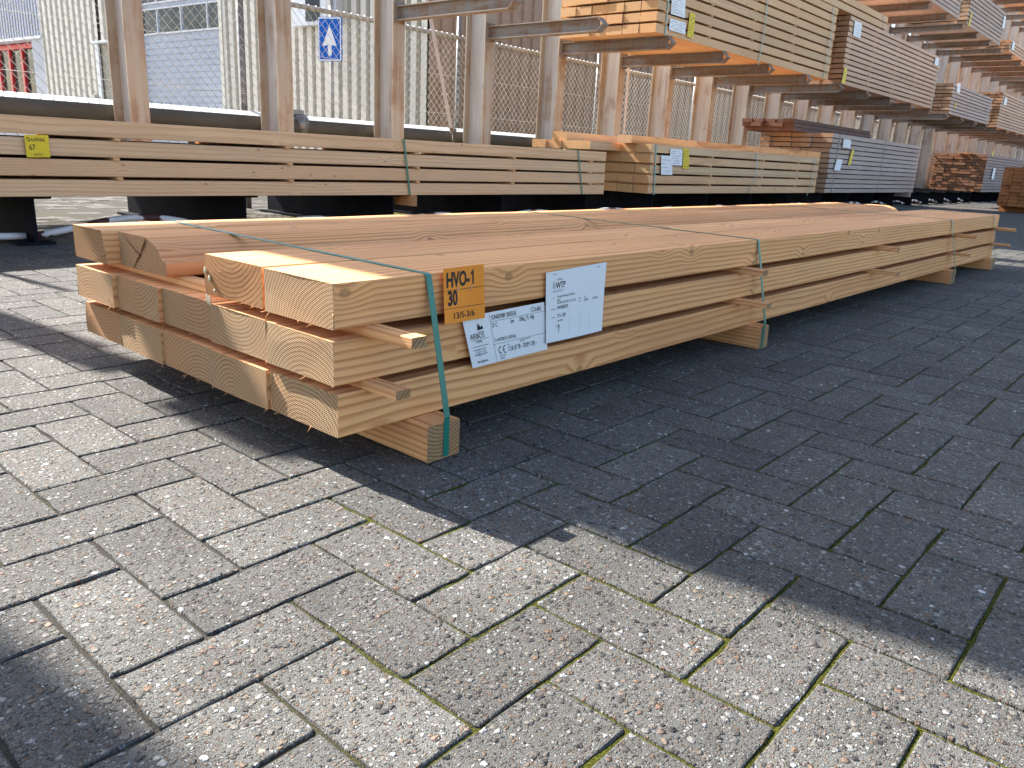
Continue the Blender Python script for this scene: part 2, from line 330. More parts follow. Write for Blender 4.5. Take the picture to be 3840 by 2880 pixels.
def put(name, me, parent=None, loc=None, rot=None, color=None):
    o = D.objects.new(name, me); COL.objects.link(o)
    if parent is not None: o.parent = parent
    if loc is not None: o.location = loc
    if rot is not None: o.rotation_euler = rot
    o.color = color or (random.random(), random.random(), random.random(), 1)
    return o
def tag(o, label=None, cat=None, group=None, kind=None):
    for k, v in (('label', label), ('category', cat), ('group', group), ('kind', kind)):
        if v: o[k] = v
    return o
def thing(name, label, cat, loc=(0, 0, 0), rz=0.0, group=None):
    e = D.objects.new(name, None); COL.objects.link(e); e.location = loc; e.rotation_euler = (0, 0, rz); e.empty_display_size = 0.1
    return tag(e, label, cat, group)

_cache = {}
def board_mesh(L, wd, h, mat):
    """board along +X, section centred on the origin, a small chamfer on the long edges"""
    k = (round(L, 3), round(wd, 4), round(h, 4), mat)
    if k not in _cache:
        c = 0.003; a, b = wd/2, h/2
        sec = [(-a+c, -b), (a-c, -b), (a, -b+c), (a, b-c), (a-c, b), (-a+c, b), (-a, b-c), (-a, -b+c)]
        vs = [(x, y, z) for x in (0.0, L) for y, z in sec]
        fs = [(i, (i+1) % 8, 8+(i+1) % 8, 8+i) for i in range(8)] + [tuple(range(7, -1, -1)), tuple(range(8, 16))]
        _cache[k] = MB().add(vs, fs).mesh('board', mat)
    return _cache[k]
def wood_color(tone=0.5, spread=0.35):
    # pith position (r,g), tone (b)
    return (random.choice((0.05, 0.2, 0.4, 0.6, 0.85, 0.95))+random.uniform(-.05, .05), random.uniform(0.0, 1.0), min(1, max(0, tone+random.uniform(-spread, spread))), 1)

exec_order = []
def to_px(p):
    d = Vector(p)-Vector(CAM); zf = d.dot(fw)
    if zf < 0.05: return None
    return 512+787.56*d.dot(r2)/zf, 384-787.56*d.dot(u2)/zf, zf

# ------------------------------------------------------------------ ground and paving
gm = MB().quad((-400, -400, -0.035), (400, -400, -0.035), (400, 400, -0.035), (-400, 400, -0.035)).build('ground', 'ground')
tag(gm, 'grey concrete yard ground reaching to the horizon', 'ground', kind='structure')
PX0, PY0, PP = -0.0535, -0.4795, 0.1068
NX, NY = 300, 150
jm = MB()
jx = [-4.0+0.1*k for k in range(25)]+[-1.5+.03*k for k in range(1, 151)]+[3.0+.25*k for k in range(1, 93)]
jy = [-4.0+0.1*k for k in range(21)]+[-2.0+.03*k for k in range(1, 121)]+[1.6+.2*k for k in range(1, 38)]
def jz(x, y):
    zn = min(1, max(0, (0.9*x-0.6*y+0.22)/0.4)); nn = mnoise.noise((x*9, y*9, 0))*.5+.5
    return -0.0056+zn*0.0008+0.0024*nn
jm.add([(x, y, jz(x, y)) for y in jy for x in jx], [(j*len(jx)+i, j*len(jx)+i+1, (j+1)*len(jx)+i+1, (j+1)*len(jx)+i) for j in range(len(jy)-1) for i in range(len(jx)-1)])
pave = jm.build('pavement', 'joint')
tag(pave, 'herringbone concrete paving with mossy joints in the timber yard', 'pavement', kind='structure')

def paver_mesh(seed, hz=True, lod=0):
    rnd = random.Random(seed); g = 0.0019
    a, b = (2*PP/2-g, PP/2-g)
    if lod:
        c = 0.0025
        pts = [(-a, -b), (a, -b), (a, b), (-a, b)]; ins = [(-a+c, -b+c), (a-c, -b+c), (a-c, b-c), (-a+c, b-c)]
        rows = [[(x, y, -0.02) for x, y in pts], [(x, y, -0.0025) for x, y in pts], [(x, y, 0.0) for x, y in ins]]
    else:
        rad = 0.003; per = []
        nx, ny = 9, 5
        for i in range(nx): per.append((-a+rad+(2*a-2*rad)*i/(nx-1), -b))
        for i in range(ny): per.append((a, -b+rad+(2*b-2*rad)*i/(ny-1)))
        for i in range(nx): per.append((a-rad-(2*a-2*rad)*i/(nx-1), b))
        for i in range(ny): per.append((-a, b-rad-(2*b-2*rad)*i/(ny-1)))
        per = [(x+rnd.uniform(-.0005, .0005), y+rnd.uniform(-.0005, .0005)) for x, y in per]
        chip = {rnd.randrange(len(per)): rnd.uniform(.001, .0030) for _ in range(2)}
        def ins(c, zj, zz):
            out = []
            for k, (x, y) in enumerate(per):
                cc = c+chip.get(k, 0)+rnd.uniform(-.0006, .0006)
                out.append((x-math.copysign(min(cc, abs(x)), x) if abs(x) > a-0.03 else x, y-math.copysign(min(cc, abs(y)), y) if abs(y) > b-0.03 else y, zz+rnd.uniform(-zj, zj)-chip.get(k, 0)*0.3))
            return out
        rows = [[(x, y, -0.03) for x, y in per], ins(0.0, 0.0003, -0.0030), ins(0.0008, .0003, -0.0009), ins(0.0024, 0.0001, 0.0)]
    n = len(rows[0]); vs = [p for r in rows for p in r]
    if not hz: vs = [(-y, x, z) for x, y, z in vs]
    fs = []
    for i in range(len(rows)-1):
        for k in range(n): fs.append((i*n+k, i*n+(k+1) % n, (i+1)*n+(k+1) % n, (i+1)*n+k))
    fs.append(tuple((len(rows)-1)*n+k for k in range(n)))
    return vs, fs
def brick_list():
    out = []
    for i in range(-34, 235):
        for j in range(-32, 76):
            m = (i-j) % 4
            if m == 3: out.append((PX0+(i+1)*PP, PY0+(j+.5)*PP, True))
            elif m == 2: out.append((PX0+(i+.5)*PP, PY0+(j+1)*PP, False))
    return out
near, farp = [], []
for (x, y, hz) in brick_list():
    q = to_px((x, y, 0))
    if q is None: 
        continue
    u, v, zf = q
    if u < -170 or u > 1190 or v < 130 or v > 930: continue
    hid = (0.35 < x < 4.9 and 0.12 < y < 1.6)
    inframe = (-25 < u < 1050 and v < 800)
    if zf < 4.2 and not hid and inframe: near.append((zf, x, y, hz))
    else: farp.append((zf, x, y, hz))
near.sort(); farp += near[300:]; near = near[:300]
PV = {(hz, s): MB().add(*paver_mesh(s*7+3, hz)).mesh('paver', 'paver') for hz in (True, False) for s in range(6)}
rp = random.Random(5)
for k, (zf, x, y, hz) in enumerate(near):
    o = put('paver', PV[(hz, rp.randrange(6))], pave, (x+rp.uniform(-.0007, .0007), y+rp.uniform(-.0007, .0007), rp.uniform(-.0008, 0.0)), (rp.uniform(-.005, .005), rp.uniform(-.005, .005), rp.uniform(-.006, .006)+(math.pi if rp.random() < .5 else 0)))
fm = MB()
PL = {hz: paver_mesh(1, hz, 1) for hz in (True, False)}
for (zf, x, y, hz) in farp:
    dz = rp.uniform(-.0008, 0.0); tx, ty = rp.uniform(-.005, .005), rp.uniform(-.005, .005)
    if y > 3.6: dz -= rp.random()*0.012; tx *= 3; ty *= 3
    vs, fs = PL[hz]
    if zf > 9: vs, fs = vs[4:], [f for f in [tuple(i-4 for i in f) for f in fs] if min(f) >= 0]
    fm.add([(x+a, y+b, c+dz+(a*tx+b*ty if c > -0.01 else 0)) for a, b, c in vs], fs)
pf = fm.build('paver_field', 'paver', pave); tag(pf, kind='stuff')

# ------------------------------------------------------------------ writing
def text_mb(items):
    """items: (string, x, y, height, xscale, weight) in the label plane (x right, y up)"""
    mb = MB()
    for (st, x, y, hgt, xs, wt) in items:
        cu = D.curves.new('t', 'FONT'); cu.body = st; cu.size = 1.0; cu.offset = wt; cu.resolution_u = 3; cu.fill_mode = 'FRONT'
        ob = D.objects.new('t', cu); me = D.meshes.new_from_object(ob)
        k = hgt/0.70
        vs = [(x+v.co.x*k*xs, y+v.co.y*k, 0.0) for v in me.vertices]
        mb.add(vs, [tuple(p.vertices) for p in me.polygons])
        D.objects.remove(ob); D.curves.remove(cu); D.meshes.remove(me)
    return mb
def rule(mb, x0, x1, y, t): mb.add([(x0, y-t/2, 0), (x1, y-t/2, 0), (x1, y+t/2, 0), (x0, y+t/2, 0)], [(0, 1, 2, 3)]); return mb
def vrule(mb, x, y0, y1, t): mb.add([(x-t/2, y0, 0), (x+t/2, y0, 0), (x+t/2, y1, 0), (x-t/2, y1, 0)], [(0, 1, 2, 3)]); return mb
def arcs(mb, cx, cy, r, a0, a1, t, n=14, sx=1.0):
    for k in range(n):
        a, b = R(a0+(a1-a0)*k/n), R(a0+(a1-a0)*(k+1)/n)
        q = [((r-t/2), a), ((r+t/2), a), ((r+t/2), b), ((r-t/2), b)]
        mb.add([(cx+sx*rr*math.cos(aa), cy+rr*math.sin(aa), 0) for rr, aa in q], [(0, 1, 2, 3)])
    return mb
def card(parent, name, corners, mat, prints=(), off=lambda u, v: 0.0, label=None, y=-0.004, nx=10, nz=12):
    """sheet hung in a plane facing -Y. corners: TL,TR,BR,BL as (x,z) in the parent's frame; prints: (MB in unit plane metres, material)"""
    TL, TR, BR, BL = [Vector((a, 0, b)) for a, b in corners]
    W_ = ((TR-TL).length+(BR-BL).length)/2; H_ = ((TL-BL).length+(TR-BR).length)/2
    def P(u, v, lift=0.0):
        p = (BL*(1-u)+BR*u)*(1-v)+(TL*(1-u)+TR*u)*v
        return (p.x, y-off(u, v)-lift, p.z)
    mb = MB()
    vs = [P(i/nx, j/nz) for j in range(nz+1) for i in range(nx+1)]
    fs = [(j*(nx+1)+i, j*(nx+1)+i+1, (j+1)*(nx+1)+i+1, (j+1)*(nx+1)+i) for j in range(nz) for i in range(nx)]
    n0 = len(vs); vs += [(a, b+0.0004, c) for a, b, c in vs]; fs += [tuple(reversed([k+n0 for k in f])) for f in fs]
    mb.add(vs, fs)
    o = mb.build(name, mat, parent)
    if label: o['label'] = label
    for pm, pmat in prints:
        q = MB(); q.add([P(a/W_, b/H_, 0.0006) for a, b, _ in pm.v], pm.f); lt = q.build('lettering' if pmat == 'ink' else 'fine_print', pmat, o)
        if pmat != 'ink': lt['kind'] = 'stuff'
    return o

# ------------------------------------------------------------------ the strapped timber package in the foreground
pk = thing('timber_package', 'strapped package of fresh sawn douglas beams lying on bearers in the foreground', 'timber')
Z3, Z2, Z1 = 0.070, 0.161, 0.255; BH, BW = 0.075, 0.2
def rect_sec(wd, h, c=0.0025):
    a, b = wd/2, h/2
    return [(-a+c, -b), (0.0, -b), (a-c, -b), (a, -b+c), (a, 0.0), (a, b-c), (a-c, b), (0.0, b), (-a+c, b), (-a, b-c), (-a, 0.0), (-a, -b+c)]
def near_beam(L, sec, seed, amp=0.0012, name='beam', mat='fresh', bow=0.0):
    rnd = random.Random(seed); nseg = 26; vs = []; n = len(sec)
    tw = [rnd.uniform(-1, 1) for _ in range(4)]
    for i in range(nseg+1):
        t = i/nseg; x = L*(1-(1-t)**1.0)
        for k, (y, z) in enumerate(sec):
            e = 0.0 if i in (0, nseg) else 1.0
            jx = rnd.uniform(-.0012, .0012) if i in (0, nseg) else 0
            vs.append((x+jx, y+amp*rnd.uniform(-.6, .6)*e+0.003*tw[0]*math.sin(t*3.1)+0.0, z+amp*rnd.uniform(-.6, .6)*e+bow*math.sin(math.pi*t)))
    fs = []
    for i in range(nseg):
        for k in range(n): fs.append((i*n+k, i*n+(k+1) % n, (i+1)*n+(k+1) % n, (i+1)*n+k))
    fs.append(tuple(range(n-1, -1, -1))); fs.append(tuple(nseg*n+k for k in range(n)))
    return MB().add(vs, fs).mesh(name, mat)
def pith(py, pz, tone): return ((py+0.16)/0.32, (pz+0.13)/0.26, tone, 1)
GX = 0.0035
rows = {   # layer: list of (y0, start x, pith y, pith z, tone)
    Z3: [(0.0, 0.006, 0.0, -0.085, .50), (0.2+GX, 0.0, 0.02, -0.06, .55), (0.4+2*GX, 0.004, -0.06, -0.13, .5), (0.6+3*GX, 0.002, 0.01, -0.07, .45), (0.8+4*GX, 0.006, 0.0, 0.10, .5)],
    Z2: [(0.0, 0.0, -0.03, -0.11, .48), (0.2+GX, 0.004, 0.02, 0.11, .42), (0.4+2*GX, 0.010, -0.02, 0.12, .35), (0.6+3*GX, 0.002, 0.0, 0.09, .5), (0.8+4*GX, -0.006, 0.02, -0.08, .45)],
    Z1: [(0.0, 0.0, -0.12, -0.09, .55), (0.2+GX+.008, 0.004, 0.02, 0.11, .50)]}
sd = 0
for zb, lst in rows.items():
    for (y0, xs, py, pz, tn) in lst:
        sd += 1
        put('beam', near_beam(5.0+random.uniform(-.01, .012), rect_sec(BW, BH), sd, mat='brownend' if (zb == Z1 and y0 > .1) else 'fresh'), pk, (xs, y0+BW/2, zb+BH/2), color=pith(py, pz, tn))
# two waney beams at the back of the top layer
sec4 = [(-.108, -.0375), (0, -.0375), (.107, -.0375), (.109, 0.0), (.109, .036), (.106, .0375), (.04, .0375), (-.022, .0375), (-.032, .034), (-.058, .027), (-.078, .016), (-.092, .002), (-.098, -.005), (-.109, -.008), (-.110, -.034)]
b4 = put('beam', near_beam(5.13, sec4, 91, 0.0022), pk, (0.024, 0.723, Z1+BH/2+.0005), color=pith(0.02, 0.015, .62))
sec5 = [(-.085, -.0375), (0, -.0375), (.090, -.0375), (.092, -.035), (.092, .036), (.089, .0375), (0, .0375), (-.066, .0375), (-.071, .03), (-.078, .012), (-.086, -.012), (-.088, -.034)]
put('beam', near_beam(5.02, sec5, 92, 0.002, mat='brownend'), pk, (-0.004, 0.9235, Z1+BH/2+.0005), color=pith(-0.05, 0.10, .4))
# shrinkage cracks on the end of the waney beam (thin dark wedges lying on the cut face)
ck = MB()
def crack(pts, wds, x):
    vs = []
    for (y, z), wdt in zip(pts, wds): vs += [(x, y, z-wdt), (x, y, z+wdt)]
    ck.add(vs, [(2*i+1, 2*i+3, 2*i+2, 2*i) for i in range(len(pts)-1)])
crack([(-.028, .031), (-.012, .014), (-.004, .006), (.0, -.002), (.022, -.018), (.040, -.037)], [.0045, .0042, .0038, .003, .0025, .0012], -.0016)
crack([(.085, .034), (.05, .016), (.03, .006), (.002, -.004)], [.0004, .001, .0012, .0016], -.0016)
ck.build('crack', flat('dark_red_crack', (0.10, 0.030, 0.012), 0.8, 0.1), b4)
# bearers
for (x0, x1, ye) in ((0.157, 0.238, -0.054), (1.542, 1.606, -0.045), (3.865, 3.965, -0.04), (4.862, 4.962, -0.035)):
    bw = x1-x0
    me = near_beam(1.10, rect_sec(bw, 0.0695, 0.003), int(x0*100)+3, 0.001, 'bearer')
    put('bearer', me, pk, ((x0+x1)/2, ye, 0.0349), (0, 0, math.pi/2), pith(0.0, 0.08, .62))
# spacer sticks between the layers
def stick(x, y0, z0, h, wd, L, rz=0.0, tone=.45):
    me = near_beam(L, rect_sec(wd, h-0.0006, 0.0012), int(x*371+z0*1000), 0.0006, 'spacer_stick')
    put('spacer_stick', me, pk, (x, y0, z0+h/2), (0, 0, math.pi/2+rz), pith(0.1, 0.1, tone))
s12, s23 = Z1-(Z2+BH), Z2-(Z3+BH)
for (x, ye) in ((0.081, -0.112), (1.462, -.071), (2.72, -.075), (3.985, -.094), (4.985, -.105)): stick(x, ye, Z2+BH, s12, 0.033, 1.1, random.uniform(-.02, .02))
for (x, ye) in ((0.075, -0.082), (1.462, -.095), (2.68, -.102), (3.935, -.094), (4.955, -.10)): stick(x, ye, Z3+BH, s23, 0.032, 1.08, random.uniform(-.02, .02))
# straps
ZT = Z1+BH
def strap(x_edge, x_back, x_bot, ye, wd=0.0125):
    top = [(x_back+(x_edge-x_back)*t, 1.02*(1-t), ZT+0.0010) for t in (0, .2, .4, .6, .8, .97)]
    c = [(x_edge, 0.004, ZT+0.0012), (x_edge, -0.0012, ZT-0.001), (x_edge, -0.0026, ZT-0.006)]
    e = [(x_edge+(x_bot-x_edge)*t, -0.004+(ye+.0005)*t, ZT-0.01+(0.074-ZT+.01)*t) for t in (.12, .35, .6, .85, .98)]
    f = [(x_bot, ye-.0012, .070), (x_bot, ye-.0014, .060), (x_bot, ye-.0014, .004)]
    bk = [(x_back, 1.022, ZT-.006), (x_back, 1.05, 0.07), (x_back, 1.052, .004)]
    MB().ribbon(list(reversed(bk))+top+c+e+f, (1, 0, 0), wd, 0.0011).build('strap', 'strap', pk)
strap(0.201, 0.238, 0.2025, -0.054, 0.0135)
strap(1.542, 1.655, 1.566, -0.045, 0.0125)
strap(3.83, 3.92, 3.922, -0.04, 0.012)
strap(4.84, 4.90, 4.93, -0.035, 0.012)
# loose splinters left by the saw on the end edges
sp = MB(); rs = random.Random(8)
for zb, lst in rows.items():
    for (y0, xs, py, pz, tn) in lst:
        for _ in range(rs.choice((3, 5, 7))):
            y = y0+rs.uniform(.005, .195) if rs.random() < .6 else y0+rs.choice((.003, .197))
            z = zb+(0.0 if rs.random() < .75 else rs.uniform(.01, .07)); L = rs.uniform(.004, .015)
            a = Vector((xs+.001, y, z+.001)); d = Vector((-rs.uniform(.3, 1), rs.uniform(-.9, .9), -rs.uniform(.1, .9) if z < zb+.005 else rs.uniform(-.4, .2))).normalized()
            m = a+d*L*.6; e = a+d*L+Vector((0, 0, rs.uniform(-.002, .003)))
            sp.tube([a, m, e], [rs.uniform(.0006, .0013), .0006, .0002], 4)
s0 = sp.build('splinters', 'splinter', pk); tag(s0, kind='stuff')
rz = MB()
for (y, z, l) in ((.404, .306, .014), (.389, .292, .012), (.402, .255, .02), (.393, .252, .02), (.372, .268, .005)):
    rz.tube([(0.001, y, z), (0.0006, y, z-l*.7), (.001, y, z-l)], [.0016, .0026, .0008], 8)
tag(rz.build('resin_drops', 'resin', pk), kind='stuff')

# --- orange card
W_ = 0.108; H_ = 0.1015
p1 = text_mb([('HVO-', .006, .067, .026, .70, .035), ('30', .009, .0335, .026, .70, .035), ('13/5-3/6', .020, .0075, .0115, 1.12, .012)])
xm = max(v[0] for v in p1.v if v[1] > .064)
p1.add([(xm+.0075, .067, 0), (xm+.0115, .067, 0), (xm+.0115, .0935, 0), (xm+.0088, .0935, 0), (xm+.0075, .0905, 0), (xm+.0035, .0882, 0), (xm+.0035, .0848, 0), (xm+.0075, .0868, 0)], [(0, 1, 2, 3, 4, 7), (4, 5, 6, 7)])
rule(p1, .002, W_-.002, .0605, .0008); rule(p1, .002, W_-.002, .0275, .0008)
oc = card(pk, 'price_card', [(.229, .3385), (.335, .340), (.341, .237), (.229, .2395)], 'orangecard', [(p1, 'ink')],
          lambda u, v: .0045*(1-v)**2*(1-u)+.0018*math.sin(u*5+1)+.003*(1-v), 'orange card printed HVO-1 30 stapled over the top beam', -0.0085)
stp = MB()
for (x, z) in ((.262, .2985), (.297, .2975)): stp.tube([(x, -.0135, z-.004), (x+.001, -.0145, z), (x+.003, -.0135, z+.005)], .0005, 5)
stp.build('staple', 'staple', oc)
# --- sawmill label
p2 = text_mb([('ARBOS', .010, .0585, .0115, .80, .0), ('SCIERIE', .0225, .0495, .0050, .82, .0), ('Tél. (0)555 931 587', .0125, .0335, .0040, .78, .0), ('arbos@groupe-bd.fr', .0125, .0235, .0042, .76, .0),
              ('Site Egletons', .017, .0075, .0058, .72, .004), ('ION007089 30/03/26', .078, .0905, .0095, .62, .004), ('CC6.68.E', .196, .0905, .0095, .62, .004),
              ('D C', .077, .0745, .0095, .66, .002), ('5m', .131, .0755, .0090, .66, .002), ('200x  75  40p', .157, .0755, .0090, .66, .002),
              ('Trt:ANTIBLEU (30/03/26)', .0765, .0435, .0070, .62, .002), ('C18 (ST III – DOP C18) –', .1135, .0175, .0098, .62, .006)])
rule(p2, .010, .064, .0560, .0007)
rule(p2, .071, .245, .0870, .0006); rule(p2, .071, .245, .0385, .0006); vrule(p2, .0735, .001, .104, .0006)
for cx in (.0905, .1035): arcs(p2, cx, .0235, .0072, 70, 290, .0022, 16, .78)
rule(p2, .0985, .1035, .0235, .0018)
p2.add([(.034, .075, 0), (.036, .088, 0), (.0385, .090, 0), (.0365, .081, 0), (.040, .087, 0), (.044, .080, 0), (.0475, .085, 0), (.051, .0765, 0)], [(0, 3, 2, 1), (0, 5, 4, 3), (0, 7, 6, 5)])
p2.add([(.171, .0765, 0), (.178, .0725, 0), (.1785, .0735, 0), (.1715, .0775, 0)], [(0, 1, 2, 3)])
p2b = text_mb([('Fax (0)555 933 586', .018, .0285, .0035, .74, 0)])
for (x0_, x1_, y_) in ((.012, .058, .0425), (.034, .052, .0715), (.084, .104, .0115), (.086, .100, .0075), (.086, .100, .0045), (.152, .186, .0355), (.152, .166, .0325), (.110, .119, .0315)): rule(p2b, x0_, x1_, y_, .0013)
card(pk, 'sawmill_label', [(.281, .2435), (.527, .2475), (.546, .1435), (.313, .1415)], 'paper', [(p2, 'ink'), (p2b, 'greyink')],
     lambda u, v: .004*(1-u)**3+.002*(1-v), 'white sawmill label printed ARBOS SCIERIE', -0.0045, 16, 8)
# --- merchant label
p3 = text_mb([('09-04-26', .036, .1325, .0045, .72, 0), ('WTP', .0325, .1155, .0135, .74, .012), ('Douglas fijnbezaagd 75x200mm', .0365, .0955, .0048, .70, 0), ('(pak)', .0365, .0885, .0048, .70, 0),
              ('70% PEFC SKH-PEFC-COC-5318', .0365, .0815, .0048, .68, 0), ('PAK088259', .0365, .0700, .0075, .72, 0), ('75 x 200', .0365, .0520, .0080, .72, 0), ('/ 500', .044, .0425, .0050, .75, 0),
              ('40', .132, .0830, .0048, .72, 0), ('200,000', .130, .0765, .0048, .72, 0), ('M1STAND', .162, .0765, .0048, .70, 0)])
p3b = text_mb([('Datum', .020, .1300, .0026, .8, 0), ('Artikel', .019, .0945, .0026, .8, 0), ('WORLD TIMBER PRODUCTS', .0215, .1095, .0026, .82, 0)])
for (x0_, x1_, y_) in ((.016, .031, .0715), (.018, .031, .0535), (.110, .119, .0850), (.110, .119, .0785), (.022, .034, .1465), (.172, .182, .1465)): rule(p3b, x0_, x1_, y_, .0014)
rule(p3b, .021, .054, .1076, .0004)
for xx in (.079, .117, .152): vrule(p3b, xx, .012, .052, .0004)
arcs(p3b, .0262, .122, .0058, 0, 360, .0009, 18, .8); arcs(p3b, .0262, .122, .0030, 0, 360, .0009, 12, .8)
p3.add([(.0385, .0435, 0), (.042, .0425, 0), (.0425, .0455, 0), (.040, .0465, 0)], [(0, 1, 2, 3)])
p3.add([(.034, .031, 0), (.0355, .031, 0), (.036, .037, 0), (.0348, .037, 0)], [(0, 1, 2, 3)])
p3.add([(.039, .036, 0), (.0402, .0365, 0), (.0418, .031, 0), (.0438, .037, 0), (.045, .037, 0), (.0425, .020, 0), (.0412, .020, 0), (.042, .0285, 0), (.0405, .030, 0)], [(0, 8, 7, 2, 1), (2, 7, 5, 4, 3), (7, 6, 5)])
card(pk, 'merchant_label', [(.5245, .309), (.7405, .317), (.735, .161), (.534, .159)], 'paper', [(p3, 'ink'), (p3b, 'greyink')],
     lambda u, v: .0035*math.sin(u*2.6)*(1-v)+.004*(1-v)**2, 'larger white merchant label printed WTP', -0.0075, 14, 12)

# ------------------------------------------------------------------ cantilever rack
RX0, RDX, NPOST = 0.66, 1.133, 34
POSTX = [RX0+RDX*k+(0.06 if k == -1 else 0.0) for k in range(-3, NPOST-3)]
YF, DEP, FLW = 4.57, 0.26, 0.13            # front flange plane, depth, flange width
rack = thing('cantilever_rack', 'long rusty steel cantilever rack of pale posts and brown arms behind the package', 'rack', (0, 0, 0))
def ibeam_z(z0, z1, fl, dep, tf=0.014, tw=0.010):
    m = MB(); m.box(-fl/2, fl/2, 0, tf, z0, z1); m.box(-fl/2, fl/2, dep-tf, dep, z0, z1); return m
web_me = {h: MB().box(-.005, .005, .0145, DEP-.0145, 0, h).mesh('web', 'web') for h in (3.93, 2.95, 6.6)}
post_me = ibeam_z(0.0, 3.93, FLW, DEP).mesh('post', 'post'); post_short = ibeam_z(0.0, 2.95, FLW, DEP).mesh('post', 'post'); post_tall = ibeam_z(0.0, 6.6, FLW, DEP).mesh('post', 'post')
base_m = MB()     # welded base beam running forward on the ground, along -Y from the post
base_m.box(-.085, .085, -1.27, 0.30, .222, .238); base_m.box(-.085, .085, -1.27, 0.30, 0.0, .014); base_m.box(-.007, .007, -1.27, 0.30, .014, .222)
base_me = base_m.mesh('base_beam', 'base_steel')
arm_m = MB()
AL = 1.265; AH = .115
arm_m.box(-.045, .045, -AL, 0, AH-.009, AH); arm_m.box(-.045, .045, -AL, 0, 0, .009); arm_m.box(-.004, .004, -AL, 0, .009, AH-.009)
arm_me = arm_m.mesh('arm', 'arm')
nose_m = MB()     # bent end stop closing the arm
for (za, zb) in ((AH, AH/2), (0.0, AH/2)):
    nose_m.add([(x, y, z) for x in (-.045, .045) for (y, z) in ((0, za), (-.062, zb), (-.062, zb-math.copysign(.010, za-zb)*0.6), (0, za-math.copysign(.010, za-zb)))],
               [(0, 1, 2, 3), (7, 6, 5, 4), (0, 4, 5, 1), (1, 5, 6, 2), (2, 6, 7, 3), (3, 7, 4, 0)])
nose_me = nose_m.mesh('end_stop', 'arm')
gus_m = MB().box(-.055, .055, -.012, 0, -.02, AH+.03)
for bx_ in (-.038, .038):
    for bz_ in (-.008, AH+.018): gus_m.tube([(bx_, -.012, bz_), (bx_, -.022, bz_)], .010, 6, True, False)
gus_me = gus_m.mesh('end_plate', 'arm')
def arm(x, ztop):
    a = put('arm', arm_me, rack, (x, YF-.014, ztop-AH))
    put('end_stop', nose_me, a, (0, -AL-.0005, 0)); put('end_plate', gus_me, a, (0, .0125, 0))
L1, L2, L3 = 1.70, 3.27, 4.84
for k, x in enumerate(POSTX):
    hh = 2.95 if k == 2 else (6.6 if x > 18 else 3.93)
    po = put('post', {2.95: post_short, 6.6: post_tall, 3.93: post_me}[hh], rack, (x, YF, 0.239)); put('web', web_me[hh], po); put('base_beam', base_me, rack, (x, YF, 0.0))
    if x > 3.5: arm(x, L1)
    if k != 2: arm(x, L2)
    if x > 18: arm(x, L3)
def bar(p, q, name='brace', r=.02):
    p, q = Vector(p), Vector(q); t = (q-p).normalized(); MB().ribbon([p, (p+q)/2, q], t.cross(Vector((0, 1, 0))), r*2, .008).build(name, 'brace', rack)
YB = YF+DEP+.012
def braceX(i):
    xa, xb = POSTX[i], POSTX[i+1]
    bar((xb-.10, YB, .52), (xa+.55, YB, 3.2)); bar((xa+.08, YB+.012, .52), (xb-.5, YB+.012, 3.2))
bar((4.985, YB, .72), (4.60, YB, 1.95)); bar((4.03, YB+.01, 1.0), (4.42, YB+.01, 2.6)); bar((8.02, YB, .72), (7.98, YB, 2.3), r=.016)
bar((-.03, YB, .75), (-.03, YB, 2.45), r=.016)
bd = MB()
for (x, z) in ((4.985, .75),):
    bd.tube([(x-.03, YB-.02, z), (x+.03, YB-.02, z)], .016, 8); bd.tube([(x, YB-.012, z-.02), (x+.004, YB-.012, .50)], .006, 6)
bd.build('brace_clamp', 'arm', rack)

# ------------------------------------------------------------------ stacks of boards on the rack
def stack(label, x0, L, y0, cols, cw, z0, layers, bh, gap, mat, spx, tone=.5, jit=.012, jy=.002, full=True, gaps_every=1, spacer=True, xoff=None, name='timber_stack', cgap=.004):
    t = thing(name, label, 'timber', (x0, y0, z0), random.uniform(-.002, .002))
    me = board_mesh(L, cw, bh, mat); z = 0.0
    D_ = cols*(cw+cgap)
    for l in range(layers):
        for c in range(cols):
            if not full and 0 < c < cols-1 and 0 < l < layers-1: continue
            dx = random.uniform(-jit, jit)+(xoff(l, c) if xoff else 0)
            put('board', me, t, (dx, (c+.5)*(cw+cgap)+random.uniform(-jy, jy), z+bh/2), (random.uniform(-.006, .006), 0, random.uniform(-.0007, .0007)), wood_color(tone, .3))
        z += bh
        if l < layers-1 and (l+1) % gaps_every == 0:
            if spacer:
                for sx in spx:
                    sm = board_mesh(D_+.02, .03, gap-.0008, 'rack' if mat != 'grey' else 'grey')
                    put('spacer', sm, t, (min(max(sx+random.uniform(-.02, .02), .03), L-.03), -random.uniform(.002, .012), z+gap/2), (0, 0, math.pi/2), wood_color(.4))
            z += gap
        elif l < layers-1: z += .0012
    t['h'] = 0; del t['h']
    return t, z
def fstrap(t, x, z0, z1, depth, mat='strap_far', dx=0.0, wd=.018, sag=0.0, off=.004):
    pts = [(x, depth, z1+.002), (x, depth*.5, z1+.002), (x, .002, z1+.002), (x, -off, z1-.004)]
    n = 8
    for i in range(1, n+1):
        u = i/n; pts.append((x+dx*u, -off-sag*math.sin(math.pi*u), z1-.004+(z0-z1+.004)*u))
    MB().ribbon(pts, (1, 0, 0), wd, .0016).build('strap', mat, t)
def tagcard(t, x0, x1, z0, z1, mat, prints=(), y=-.006, skew=0.0, name='paper_label', lab=None):
    return card(t, name, [(x0+skew, z1), (x1+skew, z1), (x1, z0), (x0, z0)], mat, prints, lambda u, v: .006*(1-v)*u, lab, y, 4, 5)
